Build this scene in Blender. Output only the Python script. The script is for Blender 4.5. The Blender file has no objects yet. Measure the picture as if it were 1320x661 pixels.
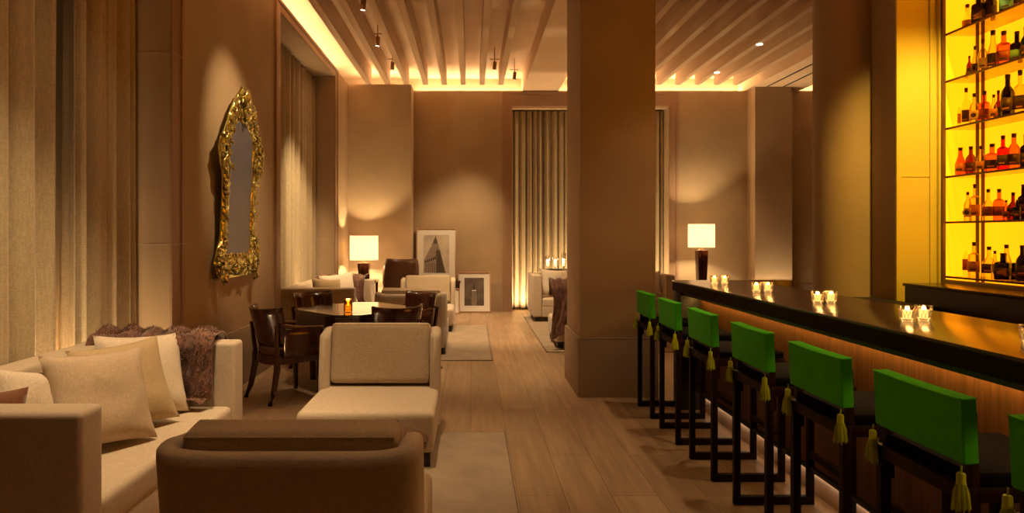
import bpy, bmesh, math, random
from mathutils import Vector, Matrix, noise
R = math.radians
PI = math.pi
SC = bpy.context.scene
C = SC.collection

# ------------------------------------------------------------------ camera
cam = bpy.data.cameras.new('camera'); camo = bpy.data.objects.new('camera', cam); C.objects.link(camo)
camo.location = (0, 0, 1.5); camo.rotation_euler = (R(90), 0, 0)
cam.sensor_width = 36; cam.lens = 850/1320*36
cam.shift_x = 53/1320; cam.shift_y = -27.5/1320
cam.clip_start = 0.05; cam.clip_end = 100
SC.camera = camo
# ------------------------------------------------------------------ world, exposure
w = bpy.data.worlds.new('world'); SC.world = w; w.use_nodes = True
w.node_tree.nodes['Background'].inputs[0].default_value = (1, .6, .35, 1)
w.node_tree.nodes['Background'].inputs[1].default_value = 0.01
vs = SC.view_settings
vs.view_transform = 'Standard'; vs.look = 'None'; vs.gamma = 1; vs.use_curve_mapping = False
vs.exposure = 0.0
WARM = (1, .60, .27)
WARM2 = (1, .70, .38)
K = 3.2          # overall level of the room lamps

def spot(loc, target, power, size=60, blend=.6, rad=.05, col=WARM2, name='spot_light'):
    l = bpy.data.lights.new(name, 'SPOT'); l.energy = power*K; l.spot_size = R(size); l.spot_blend = blend
    l.shadow_soft_size = rad; l.color = col
    o = bpy.data.objects.new(name, l); C.objects.link(o); o.location = loc
    d = Vector(target)-Vector(loc); o.rotation_euler = d.to_track_quat('-Z', 'Y').to_euler()
    return o
def area(loc, target, sx, sy, power, col=WARM2, name='area_light', spread=180):
    l = bpy.data.lights.new(name, 'AREA'); l.shape = 'RECTANGLE'; l.size = sx; l.size_y = sy; l.energy = power*K
    l.color = col; l.spread = R(spread)
    o = bpy.data.objects.new(name, l); C.objects.link(o); o.location = loc
    d = Vector(target)-Vector(loc); o.rotation_euler = d.to_track_quat('-Z', 'Y').to_euler()
    return o
def point(loc, power, rad=.05, col=WARM, name='point_light'):
    l = bpy.data.lights.new(name, 'POINT'); l.energy = power*K; l.shadow_soft_size = rad; l.color = col
    o = bpy.data.objects.new(name, l); C.objects.link(o); o.location = loc
    return o

# ceiling spots of the room (recessed or on stems between the beams), plus added fills
CEIL = 4.30
spot((-1.3, 3.0, CEIL), (-1.9, 3.7, .4), 190, 50, .9, .08)          # sofa
spot((-0.4, 4.2, CEIL), (-0.7, 4.5, .4), 120, 45, .9, .08)          # armchair
spot((-0.2, 2.0, CEIL), (-0.7, 2.4, .8), 20, 45, .9, .08)
spot((-0.9, 5.6, CEIL), (-2.31, 6.5, 2.1), 110, 42, .9, .03)        # mirror
spot((-1.2, 6.9, CEIL), (-1.2, 6.9, .7), 60, 40, .9, .08)
spot((-0.6, 9.8, CEIL), (-0.8, 10.3, .4), 130, 55, .9, .08)
spot((0.4, 7.5, CEIL), (0.3, 8.0, 0), 160, 60, .9, .1)
spot((0.4, 11.2, CEIL), (-0.3, 12.8, .8), 150, 50, .9, .05)
spot((0.77, 10.7, CEIL), (0.9, 11.6, .5), 90, 50, .9, .08)
spot((0.6, 4.6, CEIL), (0.7, 5.2, 0), 15, 60, .9, .1)
spot((2.3, 3.6, CEIL), (1.6, 3.6, .9), 45, 65, .9, .05)              # stools
spot((2.3, 5.3, CEIL), (1.6, 5.2, .9), 40, 60, .9, .05)
spot((2.3, 2.0, CEIL), (1.6, 2.2, .9), 18, 60, .9, .05)
spot((3.42, 4.3, CEIL), (3.56, 5.2, 2.45), 16, 17, .8, .03, (1, .8, .4))
spot((-0.9, 9.2, CEIL), (-2.0, 9.6, .4), 120, 45, .9, .08)         # far sofa
spot((0.4, 9.6, CEIL), (0.5, 10.6, 0), 230, 60, .9, .1)
spot((4.3, 11.0, CEIL), (4.3, 12.6, 1.5), 50, 60, .9, .1)
spot((3.42, 3.6, CEIL), (3.52, 5.2, 2.0), 170, 40, .9, .05, (1, .60, .10))      # added yellow fill for the glow on the pier beside the bottles
spot((-0.9, 8.7, CEIL), (-2.7, 10.2, 1.2), 230, 42, .9, .06)  # added fill to brighten the curtain in the far bay
spot((-1.0, 3.0, CEIL), (-2.65, 4.5, 1.5), 12, 45, .9, .06)  # faint added fill on the near curtain
# linear floor uplights behind the sofas and beneath the curtains
area((-2.56, 4.2, .06), (-2.59, 4.4, 3), .05, 1.6, 40, WARM2, 'floor_uplight')
area((-2.58, 9.9, .06), (-2.64, 9.9, 3), .05, 2.2, 60, WARM2, 'floor_uplight')
area((2.3, 13.05, .05), (2.3, 13.15, 3), 2.9, .05, 34, WARM2, 'floor_uplight')
area((5.75, 12.45, .05), (5.75, 12.6, 3), 0.6, .05, 12, WARM2, 'floor_uplight')
area((-1.85, 12.25, .05), (-1.85, 12.4, 3), .7, .05, 12, WARM2, 'floor_uplight')

# ------------------------------------------------------------------ materials
def srgb(r, g, b):
    f = lambda c: (c/255/12.92) if c/255 <= .04045 else ((c/255+.055)/1.055)**2.4
    return (f(r), f(g), f(b), 1)
def nm(name):
    m = bpy.data.materials.new(name); m.use_nodes = True
    nt = m.node_tree; return m, nt, nt.nodes['Principled BSDF']
def setp(p, **k):
    for a, v in k.items():
        a = a.replace('_', ' ')
        if a in p.inputs: p.inputs[a].default_value = v
def mat(name, col, rough=.5, metal=0, var=.0, vscale=4, bump=0, bscale=60, stretch=(1, 1, 1), sheen=0, coat=0, spec=.5):
    m, nt, p = nm(name)
    c = (col[0], col[1], col[2], 1)
    setp(p, Base_Color=c, Roughness=rough, Metallic=metal, Sheen_Weight=sheen, Coat_Weight=coat, Specular_IOR_Level=spec)
    p.inputs['Coat Roughness'].default_value = .08
    if var or bump:
        tc = nt.nodes.new('ShaderNodeTexCoord'); mp = nt.nodes.new('ShaderNodeMapping')
        mp.inputs['Scale'].default_value = stretch
        nt.links.new(tc.outputs['Object'], mp.inputs[0])
    if var:
        n = nt.nodes.new('ShaderNodeTexNoise'); n.inputs['Scale'].default_value = vscale; n.inputs['Detail'].default_value = 6
        nt.links.new(mp.outputs[0], n.inputs['Vector'])
        r = nt.nodes.new('ShaderNodeValToRGB')
        r.color_ramp.elements[0].position = .3; r.color_ramp.elements[1].position = .7
        r.color_ramp.elements[0].color = (c[0]*(1-var), c[1]*(1-var), c[2]*(1-var), 1)
        r.color_ramp.elements[1].color = (min(1, c[0]*(1+var)), min(1, c[1]*(1+var)), min(1, c[2]*(1+var)), 1)
        nt.links.new(n.outputs['Fac'], r.inputs[0]); nt.links.new(r.outputs[0], p.inputs['Base Color'])
    if bump:
        n2 = nt.nodes.new('ShaderNodeTexNoise'); n2.inputs['Scale'].default_value = bscale; n2.inputs['Detail'].default_value = 4
        nt.links.new(mp.outputs[0], n2.inputs['Vector'])
        b = nt.nodes.new('ShaderNodeBump'); b.inputs['Strength'].default_value = bump; b.inputs['Distance'].default_value = .01
        nt.links.new(n2.outputs['Fac'], b.inputs['Height']); nt.links.new(b.outputs[0], p.inputs['Normal'])
    return m
def linen(name, col, sc=260, strength=.25, var=.12):
    m, nt, p = nm(name); N = nt.nodes; L = nt.links
    setp(p, Roughness=.85, Sheen_Weight=.15, Specular_IOR_Level=.2)
    tc = N.new('ShaderNodeTexCoord')
    fac = []
    for st in ((.12, 1, 1), (1, 1, .12), (1, .12, 1)):
        mp = N.new('ShaderNodeMapping'); mp.inputs['Scale'].default_value = st; L.new(tc.outputs['Object'], mp.inputs[0])
        n = N.new('ShaderNodeTexNoise'); n.inputs['Scale'].default_value = sc; n.inputs['Detail'].default_value = 1
        L.new(mp.outputs[0], n.inputs['Vector']); fac.append(n)
    a = N.new('ShaderNodeMath'); a.operation = 'ADD'; L.new(fac[0].outputs['Fac'], a.inputs[0]); L.new(fac[1].outputs['Fac'], a.inputs[1])
    b_ = N.new('ShaderNodeMath'); b_.operation = 'ADD'; L.new(a.outputs[0], b_.inputs[0]); L.new(fac[2].outputs['Fac'], b_.inputs[1])
    mr = N.new('ShaderNodeMapRange'); mr.inputs[1].default_value = 1.2; mr.inputs[2].default_value = 1.8
    L.new(b_.outputs[0], mr.inputs[0])
    r = N.new('ShaderNodeValToRGB'); c = col
    r.color_ramp.elements[0].color = (c[0]*(1-var), c[1]*(1-var), c[2]*(1-var), 1)
    r.color_ramp.elements[1].color = (c[0]*(1+var), c[1]*(1+var), c[2]*(1+var), 1)
    L.new(mr.outputs[0], r.inputs[0]); L.new(r.outputs[0], p.inputs['Base Color'])
    bp = N.new('ShaderNodeBump'); bp.inputs['Strength'].default_value = strength; bp.inputs['Distance'].default_value = .002
    L.new(mr.outputs[0], bp.inputs['Height']); L.new(bp.outputs[0], p.inputs['Normal'])
    return m
def wood(name, c1, c2, rough=.3, axis='Y', sc=14, coat=0, spec=.5):
    m, nt, p = nm(name); N = nt.nodes; L = nt.links
    setp(p, Roughness=rough, Coat_Weight=coat, Specular_IOR_Level=spec); p.inputs['Coat Roughness'].default_value = .1
    tc = N.new('ShaderNodeTexCoord'); mp = N.new('ShaderNodeMapping')
    mp.inputs['Scale'].default_value = {'X': (.06, 1, 1), 'Y': (1, .06, 1), 'Z': (1, 1, .06)}[axis]
    L.new(tc.outputs['Object'], mp.inputs[0])
    n = N.new('ShaderNodeTexNoise'); n.inputs['Scale'].default_value = sc; n.inputs['Detail'].default_value = 8; n.inputs['Roughness'].default_value = .6
    L.new(mp.outputs[0], n.inputs['Vector'])
    r = N.new('ShaderNodeValToRGB'); r.color_ramp.elements[0].position = .35; r.color_ramp.elements[1].position = .68
    r.color_ramp.elements[0].color = (*c1[:3], 1); r.color_ramp.elements[1].color = (*c2[:3], 1)
    L.new(n.outputs['Fac'], r.inputs[0]); L.new(r.outputs[0], p.inputs['Base Color'])
    return m
def emis(name, col, s):
    m, nt, p = nm(name); setp(p, Base_Color=(*col[:3], 1), Emission_Color=(*col[:3], 1), Emission_Strength=s, Roughness=.6)
    return m
def tinted(name, col, gloss=.12, rough=.05):
    m = bpy.data.materials.new(name); m.use_nodes = True; nt = m.node_tree; N = nt.nodes; L = nt.links
    for n in list(N): N.remove(n)
    o = N.new('ShaderNodeOutputMaterial'); t = N.new('ShaderNodeBsdfTransparent'); g = N.new('ShaderNodeBsdfGlossy'); mx = N.new('ShaderNodeMixShader')
    lw = N.new('ShaderNodeLayerWeight'); lw.inputs[0].default_value = .35
    ml = N.new('ShaderNodeMath'); ml.operation = 'MULTIPLY_ADD'; ml.inputs[1].default_value = .75; ml.inputs[2].default_value = gloss
    L.new(lw.outputs['Fresnel'], ml.inputs[0])
    t.inputs[0].default_value = (*col[:3], 1); g.inputs[0].default_value = (.9, .9, .9, 1); g.inputs[1].default_value = rough
    L.new(ml.outputs[0], mx.inputs[0]); L.new(t.outputs[0], mx.inputs[1]); L.new(g.outputs[0], mx.inputs[2]); L.new(mx.outputs[0], o.inputs[0])
    return m

M = {}
M['wall'] = mat('wall_plaster', (.405, .29, .17), .6, var=.10, vscale=1.6, bump=.06, bscale=8)
M['base'] = mat('painted_base', (.32, .225, .145), .5, var=.05, vscale=2)
M['trim'] = mat('painted_trim', (.34, .21, .13), .45)
M['ceil'] = mat('ceiling_plaster', (.74, .54, .35), .7, var=.05, vscale=2)
M['beam'] = wood('beam_wood', (.56, .38, .23), (.68, .48, .30), .6, 'Y', 10)
M['dark_wood'] = wood('dark_wood', (.030, .008, .004), (.075, .020, .009), .22, 'Z', 12, coat=.5)
M['stool_wood'] = wood('stool_wood', (.008, .003, .002), (.022, .007, .004), .5, 'Z', 12, spec=.12)
M['bar_top'] = wood('bar_top_wood', (.024, .011, .006), (.065, .031, .016), .22, 'Y', 10, spec=.5)
M['bar_dark'] = mat('bar_dark', (.008, .005, .004), .35)
M['fascia'] = mat('bar_fascia', (.012, .005, .003), .7, spec=.15)
M['bar_panel'] = wood('bar_panel_wood', (.12, .05, .014), (.22, .095, .03), .45, 'Z', 60)
M['linen'] = linen('linen', (.50, .40, .29))
M['linen2'] = linen('linen_tan', (.46, .36, .24), strength=.4)
M['pillow_cream'] = linen('pillow_cream', (.62, .52, .40), strength=.2)
M['pillow_beige'] = linen('pillow_beige', (.50, .38, .26), strength=.2)
M['pillow_tan'] = linen('pillow_tan', (.46, .34, .19), strength=.2)
M['pillow_brown'] = linen('pillow_brown', (.16, .065, .03), strength=.2)
M['curtain'] = linen('curtain_linen', (.46, .37, .23), sc=120, strength=.3)
M['fur'] = mat('brown_fur', (.15, .062, .034), .8, var=.5, vscale=30, sheen=.5)
M['green'] = mat('green_velvet', (.05, .45, .002), .8, var=.10, vscale=20, sheen=.08, spec=.1)
M['green_trim'] = mat('green_piping', (.10, .62, .01), .7, spec=.2)
M['tassel'] = mat('tassel_thread', (.42, .52, .015), .7, spec=.2)
M['black_leather'] = mat('black_leather', (.004, .004, .008), .8, bump=.1, bscale=150, spec=.02)
M['brown_leather'] = mat('brown_leather', (.11, .05, .026), .32, bump=.12, bscale=90)
M['gold'] = mat('gilt_gold', (.85, .62, .24), .20, metal=1, var=.6, vscale=14)
M['brass'] = mat('brass', (.55, .33, .14), .35, metal=1)
M['steel'] = mat('steel', (.5, .45, .4), .3, metal=1)
M['glass_mirror'] = mat('mirror_glass', (.20, .21, .27), .25, metal=.5)  # greyish reflection put into the glass colour
M['rug'] = mat('rug_wool', (.30, .225, .155), .95, var=.14, vscale=5, bump=.5, bscale=220)
M['rug_edge'] = mat('rug_edge', (.16, .11, .07), .9)
M['marble'] = mat('pale_plinth', (.66, .52, .40), .4, var=.1, vscale=6)
M['seam'] = mat('seam_line', (.50, .36, .25), .5)
M['black'] = mat('matte_black', (.01, .008, .007), .6)
M['foot'] = mat('dark_foot', (.012, .007, .005), .4)
M['white_mat'] = mat('white_mat_board', (.72, .66, .58), .8)
M['frame_wood'] = wood('pale_oak_frame', (.42, .22, .11), (.5, .28, .15), .5, 'Z', 20)
M['photo_sky'] = mat('photo_sky', (.50, .42, .33), .5, var=.25, vscale=4)
M['photo_sky2'] = mat('photo_dark_sky', (.12, .09, .07), .5, var=.4, vscale=6)
M['photo_dark'] = mat('photo_dark', (.025, .018, .014), .5)
M['photo_mid'] = mat('photo_mid', (.085, .062, .045), .5, var=.3, vscale=30)
M['photo_light'] = mat('photo_light', (.26, .2, .15), .5, var=.2, vscale=30)
M['wax'] = emis('lit_wax', (1, .62, .22), 2.6)
M['flame'] = emis('flame', (1, .6, .2), 14)
M['cup'] = tinted('cut_glass', (1, .93, .8), .2)
M['amber_cup'] = tinted('amber_glass', (1, .6, .14), .15)
M['clear'] = tinted('clear_glass', (.96, .96, .92), .05)
M['led'] = emis('led_strip', (1, .68, .36), 46)
M['led_left'] = emis('led_strip_left', (1, .68, .36), 28)
M['led_bar'] = emis('led_bar_strip', (1, .52, .12), 26)
M['added_toe_glow'] = emis('added_toe_emitter', (1, .68, .42), 5)  # emitter for the added light on the plinth
M['back_glow'] = emis('backlit_panel', (1, .36, .003), 1.75)
M['glow_lip'] = tinted('glass_shelf', (1, .8, .25), .1)
M['shelf_edge'] = mat('shelf_edge', (.09, .02, .005), .3)
M['frame_bronze'] = mat('bronze_frame', (.20, .13, .07), .35, metal=.6)
M['glow_tinted_panel'] = mat('niche_glow_tint', (.72, .60, .10), .32)  # yellow spill of the niche glow put into the panel colour

def shade_mat():
    m = bpy.data.materials.new('lamp_shade_fabric'); m.use_nodes = True; nt = m.node_tree; N = nt.nodes; L = nt.links
    for n in list(N): N.remove(n)
    o = N.new('ShaderNodeOutputMaterial'); tr = N.new('ShaderNodeBsdfTranslucent'); df = N.new('ShaderNodeBsdfDiffuse'); mx = N.new('ShaderNodeMixShader')
    e = N.new('ShaderNodeEmission'); ad = N.new('ShaderNodeAddShader')
    tr.inputs[0].default_value = (.9, .75, .5, 1); df.inputs[0].default_value = (.8, .7, .5, 1)
    e.inputs[0].default_value = (1, .78, .48, 1); e.inputs[1].default_value = .75
    L.new(tr.outputs[0], mx.inputs[1]); L.new(df.outputs[0], mx.inputs[2]); L.new(mx.outputs[0], ad.inputs[0]); L.new(e.outputs[0], ad.inputs[1]); L.new(ad.outputs[0], o.inputs[0])
    return m
M['shade'] = shade_mat()

def floor_mat():
    m, nt, p = nm('oak_floor'); N = nt.nodes; L = nt.links
    setp(p, Roughness=.42, Specular_IOR_Level=.45)
    tc = N.new('ShaderNodeTexCoord'); mp = N.new('ShaderNodeMapping'); mp.inputs['Rotation'].default_value = (0, 0, R(90))
    L.new(tc.outputs['Object'], mp.inputs[0])
    br = N.new('ShaderNodeTexBrick'); br.offset = .37; br.squash = 1
    br.inputs['Scale'].default_value = 1; br.inputs['Brick Width'].default_value = 1.9; br.inputs['Row Height'].default_value = .27
    br.inputs['Mortar Size'].default_value = .0025; br.inputs['Bias'].default_value = 0
    br.inputs['Color1'].default_value = (.37, .245, .145, 1); br.inputs['Color2'].default_value = (.27, .175, .10, 1); br.inputs['Mortar'].default_value = (.13, .08, .045, 1)
    L.new(mp.outputs[0], br.inputs['Vector'])
    mp2 = N.new('ShaderNodeMapping'); mp2.inputs['Scale'].default_value = (1, .07, 1); L.new(tc.outputs['Object'], mp2.inputs[0])
    n = N.new('ShaderNodeTexNoise'); n.inputs['Scale'].default_value = 22; n.inputs['Detail'].default_value = 8
    L.new(mp2.outputs[0], n.inputs['Vector'])
    mr = N.new('ShaderNodeMapRange'); mr.inputs[1].default_value = .3; mr.inputs[2].default_value = .7; mr.inputs[3].default_value = .78; mr.inputs[4].default_value = 1.15
    L.new(n.outputs['Fac'], mr.inputs[0])
    mx = N.new('ShaderNodeMix'); mx.data_type = 'RGBA'; mx.blend_type = 'MULTIPLY'; mx.inputs[0].default_value = 1
    L.new(br.outputs['Color'], mx.inputs[6]); L.new(mr.outputs[0], mx.inputs[7]); L.new(mx.outputs[2], p.inputs['Base Color'])
    b = N.new('ShaderNodeBump'); b.inputs['Strength'].default_value = .25; b.inputs['Distance'].default_value = .003; b.invert = True
    L.new(br.outputs['Fac'], b.inputs['Height']); L.new(b.outputs[0], p.inputs['Normal'])
    return m
M['floor'] = floor_mat()

# ------------------------------------------------------------------ mesh builder
class B:
    def __init__(s): s.bm = bmesh.new()
    def _merge(s, t, mat4=None, mi=0):
        if mat4 is not None: bmesh.ops.transform(t, matrix=mat4, verts=t.verts)
        for f in t.faces: f.material_index = mi
        me = bpy.data.meshes.new('t'); t.to_mesh(me); t.free(); s.bm.from_mesh(me); bpy.data.meshes.remove(me); return s
    def box(s, c, d, bev=0, seg=2, rot=None, mi=0, taper=None):
        t = bmesh.new(); bmesh.ops.create_cube(t, size=1)
        for v in t.verts: v.co = Vector((v.co.x*d[0], v.co.y*d[1], v.co.z*d[2]))
        if taper:
            for v in t.verts:
                if v.co.z < 0: v.co.x *= taper; v.co.y *= taper
        if bev: bmesh.ops.bevel(t, geom=list(t.edges), offset=bev, segments=seg, profile=.6, affect='EDGES')
        m = Matrix.Translation(c)
        if rot: m = m @ (Matrix.Rotation(rot[2], 4, 'Z') @ Matrix.Rotation(rot[1], 4, 'Y') @ Matrix.Rotation(rot[0], 4, 'X'))
        return s._merge(t, m, mi)
    def span(s, a, b, bev=0, seg=2, mi=0):
        return s.box(((a[0]+b[0])/2, (a[1]+b[1])/2, (a[2]+b[2])/2), (abs(b[0]-a[0]), abs(b[1]-a[1]), abs(b[2]-a[2])), bev, seg, mi=mi)
    def cyl(s, c, r, h, n=24, r2=None, rot=None, mi=0, bev=0):
        t = bmesh.new(); bmesh.ops.create_cone(t, cap_ends=True, segments=n, radius1=r, radius2=r if r2 is None else r2, depth=h)
        if bev: bmesh.ops.bevel(t, geom=[e for e in t.edges if abs(e.verts[0].co.z-e.verts[1].co.z) < 1e-6], offset=bev, segments=2, affect='EDGES')
        m = Matrix.Translation(c)
        if rot: m = m @ (Matrix.Rotation(rot[2], 4, 'Z') @ Matrix.Rotation(rot[1], 4, 'Y') @ Matrix.Rotation(rot[0], 4, 'X'))
        return s._merge(t, m, mi)
    def ball(s, c, r, sc=(1, 1, 1), mi=0, n=12, rot=None):
        t = bmesh.new(); bmesh.ops.create_uvsphere(t, u_segments=n, v_segments=max(6, n//2+2), radius=r)
        m = Matrix.Translation(c)
        if rot: m = m @ (Matrix.Rotation(rot[2], 4, 'Z') @ Matrix.Rotation(rot[1], 4, 'Y') @ Matrix.Rotation(rot[0], 4, 'X'))
        m = m @ Matrix.Diagonal((*sc, 1))
        return s._merge(t, m, mi)
    def lathe(s, prof, c=(0, 0, 0), n=24, mi=0, sq=None):
        t = bmesh.new(); rings = []
        for (r, z) in prof:
            ring = []
            for i in range(n):
                a = 2*PI*i/n; x, y = math.cos(a), math.sin(a)
                if sq:   # rounded square section
                    k = (abs(x)**sq+abs(y)**sq)**(-1/sq); x *= k; y *= k
                ring.append(t.verts.new((r*x, r*y, z)))
            rings.append(ring)
        for a, b in zip(rings, rings[1:]):
            for i in range(n): t.faces.new((a[i], a[(i+1) % n], b[(i+1) % n], b[i]))
        if prof[0][0] > 1e-5: t.faces.new(list(reversed(rings[0])))
        if prof[-1][0] > 1e-5: t.faces.new(rings[-1])
        return s._merge(t, Matrix.Translation(c), mi)
    def prism(s, pts, z0, z1, mi=0, plane='XY', bev=0):
        t = bmesh.new()
        f = {'XY': lambda p, z: (p[0], p[1], z), 'XZ': lambda p, z: (p[0], z, p[1]), 'YZ': lambda p, z: (z, p[0], p[1])}[plane]
        a = [t.verts.new(f(p, z0)) for p in pts]; b = [t.verts.new(f(p, z1)) for p in pts]; n = len(pts)
        t.faces.new(list(reversed(a))); t.faces.new(b)
        for i in range(n): t.faces.new((a[i], a[(i+1) % n], b[(i+1) % n], b[i]))
        bmesh.ops.recalc_face_normals(t, faces=t.faces)
        if bev: bmesh.ops.bevel(t, geom=list(t.edges), offset=bev, segments=2, affect='EDGES')
        return s._merge(t, None, mi)
    def tube(s, pts, rad, n=8, mi=0, sq=False):
        pts = [Vector(p) for p in pts]
        if not hasattr(rad, '__len__'): rad = [rad]*len(pts)
        t = bmesh.new(); rings = []; up = Vector((0, 0, 1))
        for i, p in enumerate(pts):
            d = (pts[min(i+1, len(pts)-1)]-pts[max(i-1, 0)]).normalized()
            u = up if abs(d.dot(up)) < .95 else Vector((0, 1, 0))
            x = d.cross(u).normalized(); y = x.cross(d).normalized()
            ring = []
            for k in range(n):
                a = 2*PI*k/n + (PI/4 if sq else 0)
                ring.append(t.verts.new(p+(x*math.cos(a)+y*math.sin(a))*rad[i]))
            rings.append(ring)
        for a, b in zip(rings, rings[1:]):
            for k in range(n): t.faces.new((a[k], a[(k+1) % n], b[(k+1) % n], b[k]))
        t.faces.new(list(reversed(rings[0]))); t.faces.new(rings[-1])
        bmesh.ops.recalc_face_normals(t, faces=t.faces)
        return s._merge(t, None, mi)
    def grid(s, fn, nu, nv, mi=0, closeu=False):
        t = bmesh.new(); vv = [[t.verts.new(fn(i/nu, j/nv)) for j in range(nv+1)] for i in range(nu+1)]
        for i in range(nu):
            for j in range(nv): t.faces.new((vv[i][j], vv[i+1][j], vv[i+1][j+1], vv[i][j+1]))
        return s._merge(t, None, mi)
    def build(s, name, mats, parent=None, smooth=True, ang=35, loc=None, rotz=None, weld=False):
        if weld: bmesh.ops.remove_doubles(s.bm, verts=s.bm.verts, dist=1e-5)
        me = bpy.data.meshes.new(name); s.bm.to_mesh(me); s.bm.free()
        for m in (mats if isinstance(mats, (list, tuple)) else [mats]): me.materials.append(M[m] if isinstance(m, str) else m)
        if smooth:
            me.polygons.foreach_set('use_smooth', [True]*len(me.polygons)); me.set_sharp_from_angle(angle=R(ang))
        o = bpy.data.objects.new(name, me); C.objects.link(o)
        if parent: o.parent = parent
        if loc: o.location = loc
        if rotz is not None: o.rotation_euler.z = rotz
        return o

def thing(name, label, cat, loc=(0, 0, 0), rz=0, group=None):
    o = bpy.data.objects.new(name, None); C.objects.link(o); o.location = loc; o.rotation_euler.z = rz
    o.empty_display_size = .1
    return tag(o, label, cat, group)
def tag(o, label=None, cat=None, group=None, kind=None):
    if label: o['label'] = label
    if cat: o['category'] = cat
    if group: o['group'] = group
    if kind: o['kind'] = kind
    return o
def struct(o, label=None):
    o['kind'] = 'structure'
    if label: o['label'] = label
    return o
def copy_tree(o, parent=None):
    c = o.copy(); C.objects.link(c)
    if parent: c.parent = parent
    for ch in [x for x in o.children]: copy_tree(ch, c)
    return c
def dup(o, loc, rz, label, group=None):
    c = copy_tree(o); c.location = loc; c.rotation_euler.z = rz; c['label'] = label
    if group: c['group'] = group
    return c
def solidify(o, t):
    md = o.modifiers.new('thickness', 'SOLIDIFY'); md.thickness = t; md.offset = 0
    return o

# ------------------------------------------------------------------ the shell
WT = 4.336      # top of the walls; the cove glows above
CT = 4.66       # ceiling between the beams
XL = -2.31; YB = 12.96; XR = 8.0; YR = -2.6; YS = 5.20; XS = 3.35
b = B(); b.span((-3.2, YR-.2, -.1), (XR+.2, 13.8, 0)); struct(b.build('floor', 'floor', smooth=False))

# left wall with two curtained window bays
W1 = (1.6, 5.06); W2 = (7.95, 11.16); HD = 4.19
b = B()
b.span((-2.95, YR, 0), (XL, W1[0], WT)); b.span((-2.95, W1[1], 0), (XL, W2[0], WT)); b.span((-2.95, W2[1], 0), (XL, 13.4, WT))
for a in (W1, W2): b.span((-2.95, a[0], HD), (XL, a[1], WT)); b.span((-3.1, a[0]-.1, 0), (-2.9, a[1]+.1, WT))
b.span((-3.1, YR, WT-.02), (-2.62, 13.6, CT))       # cove back
wl = struct(b.build('wall_left', 'wall', smooth=False))
b = B()                                             # flat casings around the bays and seams in the panels
for a in (W1, W2):
    for y, s in ((a[0], -1), (a[1], 1)):
        b.span((XL, y, .0), (XL+.018, y+s*.20, WT-.052), .004)
        b.span((XL, y+s*.15, .0), (XL+.030, y+s*.201, WT-.052), .004)
    b.span((XL, a[0]+.001, HD), (XL+.0175, a[1]-.001, WT-.052), .004)
    b.span((XL, a[0]-.2, WT-.05), (XL+.035, a[1]+.2, WT-.012), .004)
struct(b.build('trim_1', 'trim'))
b = B()
for z in (1.43, 2.90):
    for y in (W1[1], W2[1]):
        b.span((-2.9, y-.003, z-.004), (XL+.001, y, z+.004))
        b.span((XL+.015, y, z-.003), (XL+.0325, y+.2, z+.003))
struct(b.build('trim_2', 'seam', smooth=False))
b = B()
for y0, y1 in ((YR, W1[0]-.2), (W1[1]+.2, W2[0]-.2), (W2[1]+.2, 12.4)):
    b.span((XL, y0, 0), (XL+.028, y1, .55), .004); b.span((XL, y0, .55), (XL+.022, y1, .566), .004)
struct(b.build('baseboard_left', 'base'))

# back wall
b = B()
b.span((XL-.3, YB-.56, 0), (-1.12, YB+.35, WT))        # projecting pier at the left corner
OX0, OX1, OZ = .81, 3.89, 4.03
b.span((-1.12, YB, 0), (OX0, YB+.4, WT)); b.span((OX1, YB, 0), (XR, YB+.4, WT)); b.span((OX0, YB, OZ), (OX1, YB+.4, WT))
b.span((5.43, YB-.36, 0), (6.14, YB+.2, WT))           # projecting pier at the right
b.span((-3, YB+.35, WT-.02), (XR, YB+.6, CT)); b.span((OX0-.3, YB+.6, 0), (OX1+.3, YB+.75, OZ+.3))
struct(b.build('wall_back', 'wall', smooth=False))
b = B()
for x, s in ((OX0, -1), (OX1, 1)):
    b.span((x, YB-.02, 0), (x+s*.19, YB, OZ-.001), .004); b.span((x+s*.13, YB-.034, 0), (x+s*.19, YB-.018, OZ-.001), .004)
    b.span((x, YB-.028, 0), (x+s*.03, YB, OZ), .004)
b.span((OX0-.19, YB-.02, OZ), (OX1+.19, YB, WT-.01), .004); b.span((OX0-.19, YB-.034, WT-.07), (OX1+.19, YB-.018, WT-.012), .004)
struct(b.build('trim_3', 'trim'))
b = B()
for x0, x1, y in ((XL+.03, -1.12, YB-.56), (-1.10, OX0-.19, YB), (OX1+.19, 5.43, YB), (5.43, 6.14, YB-.36), (6.14, XR, YB)):
    b.span((x0, y-.028, 0), (x1, y, .54), .004); b.span((x0, y-.022, .54), (x1, y, .556), .004)
b.span((-1.12, YB-.56, 0), (-1.092, YB, .55), .004)
struct(b.build('baseboard_back', 'base'))
b = B(); b.span((XR, YS, 0), (XR+.2, 13.6, CT)); b.span((XS+.3, YS+.001, 0), (XR, YS+.3, CT)); struct(b.build('wall_right', 'wall', smooth=False))
b = B(); b.span((-3.1, YR-.2, 0), (XR, YR, CT)); struct(b.build('wall_rear', 'wall', smooth=False))

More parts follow.
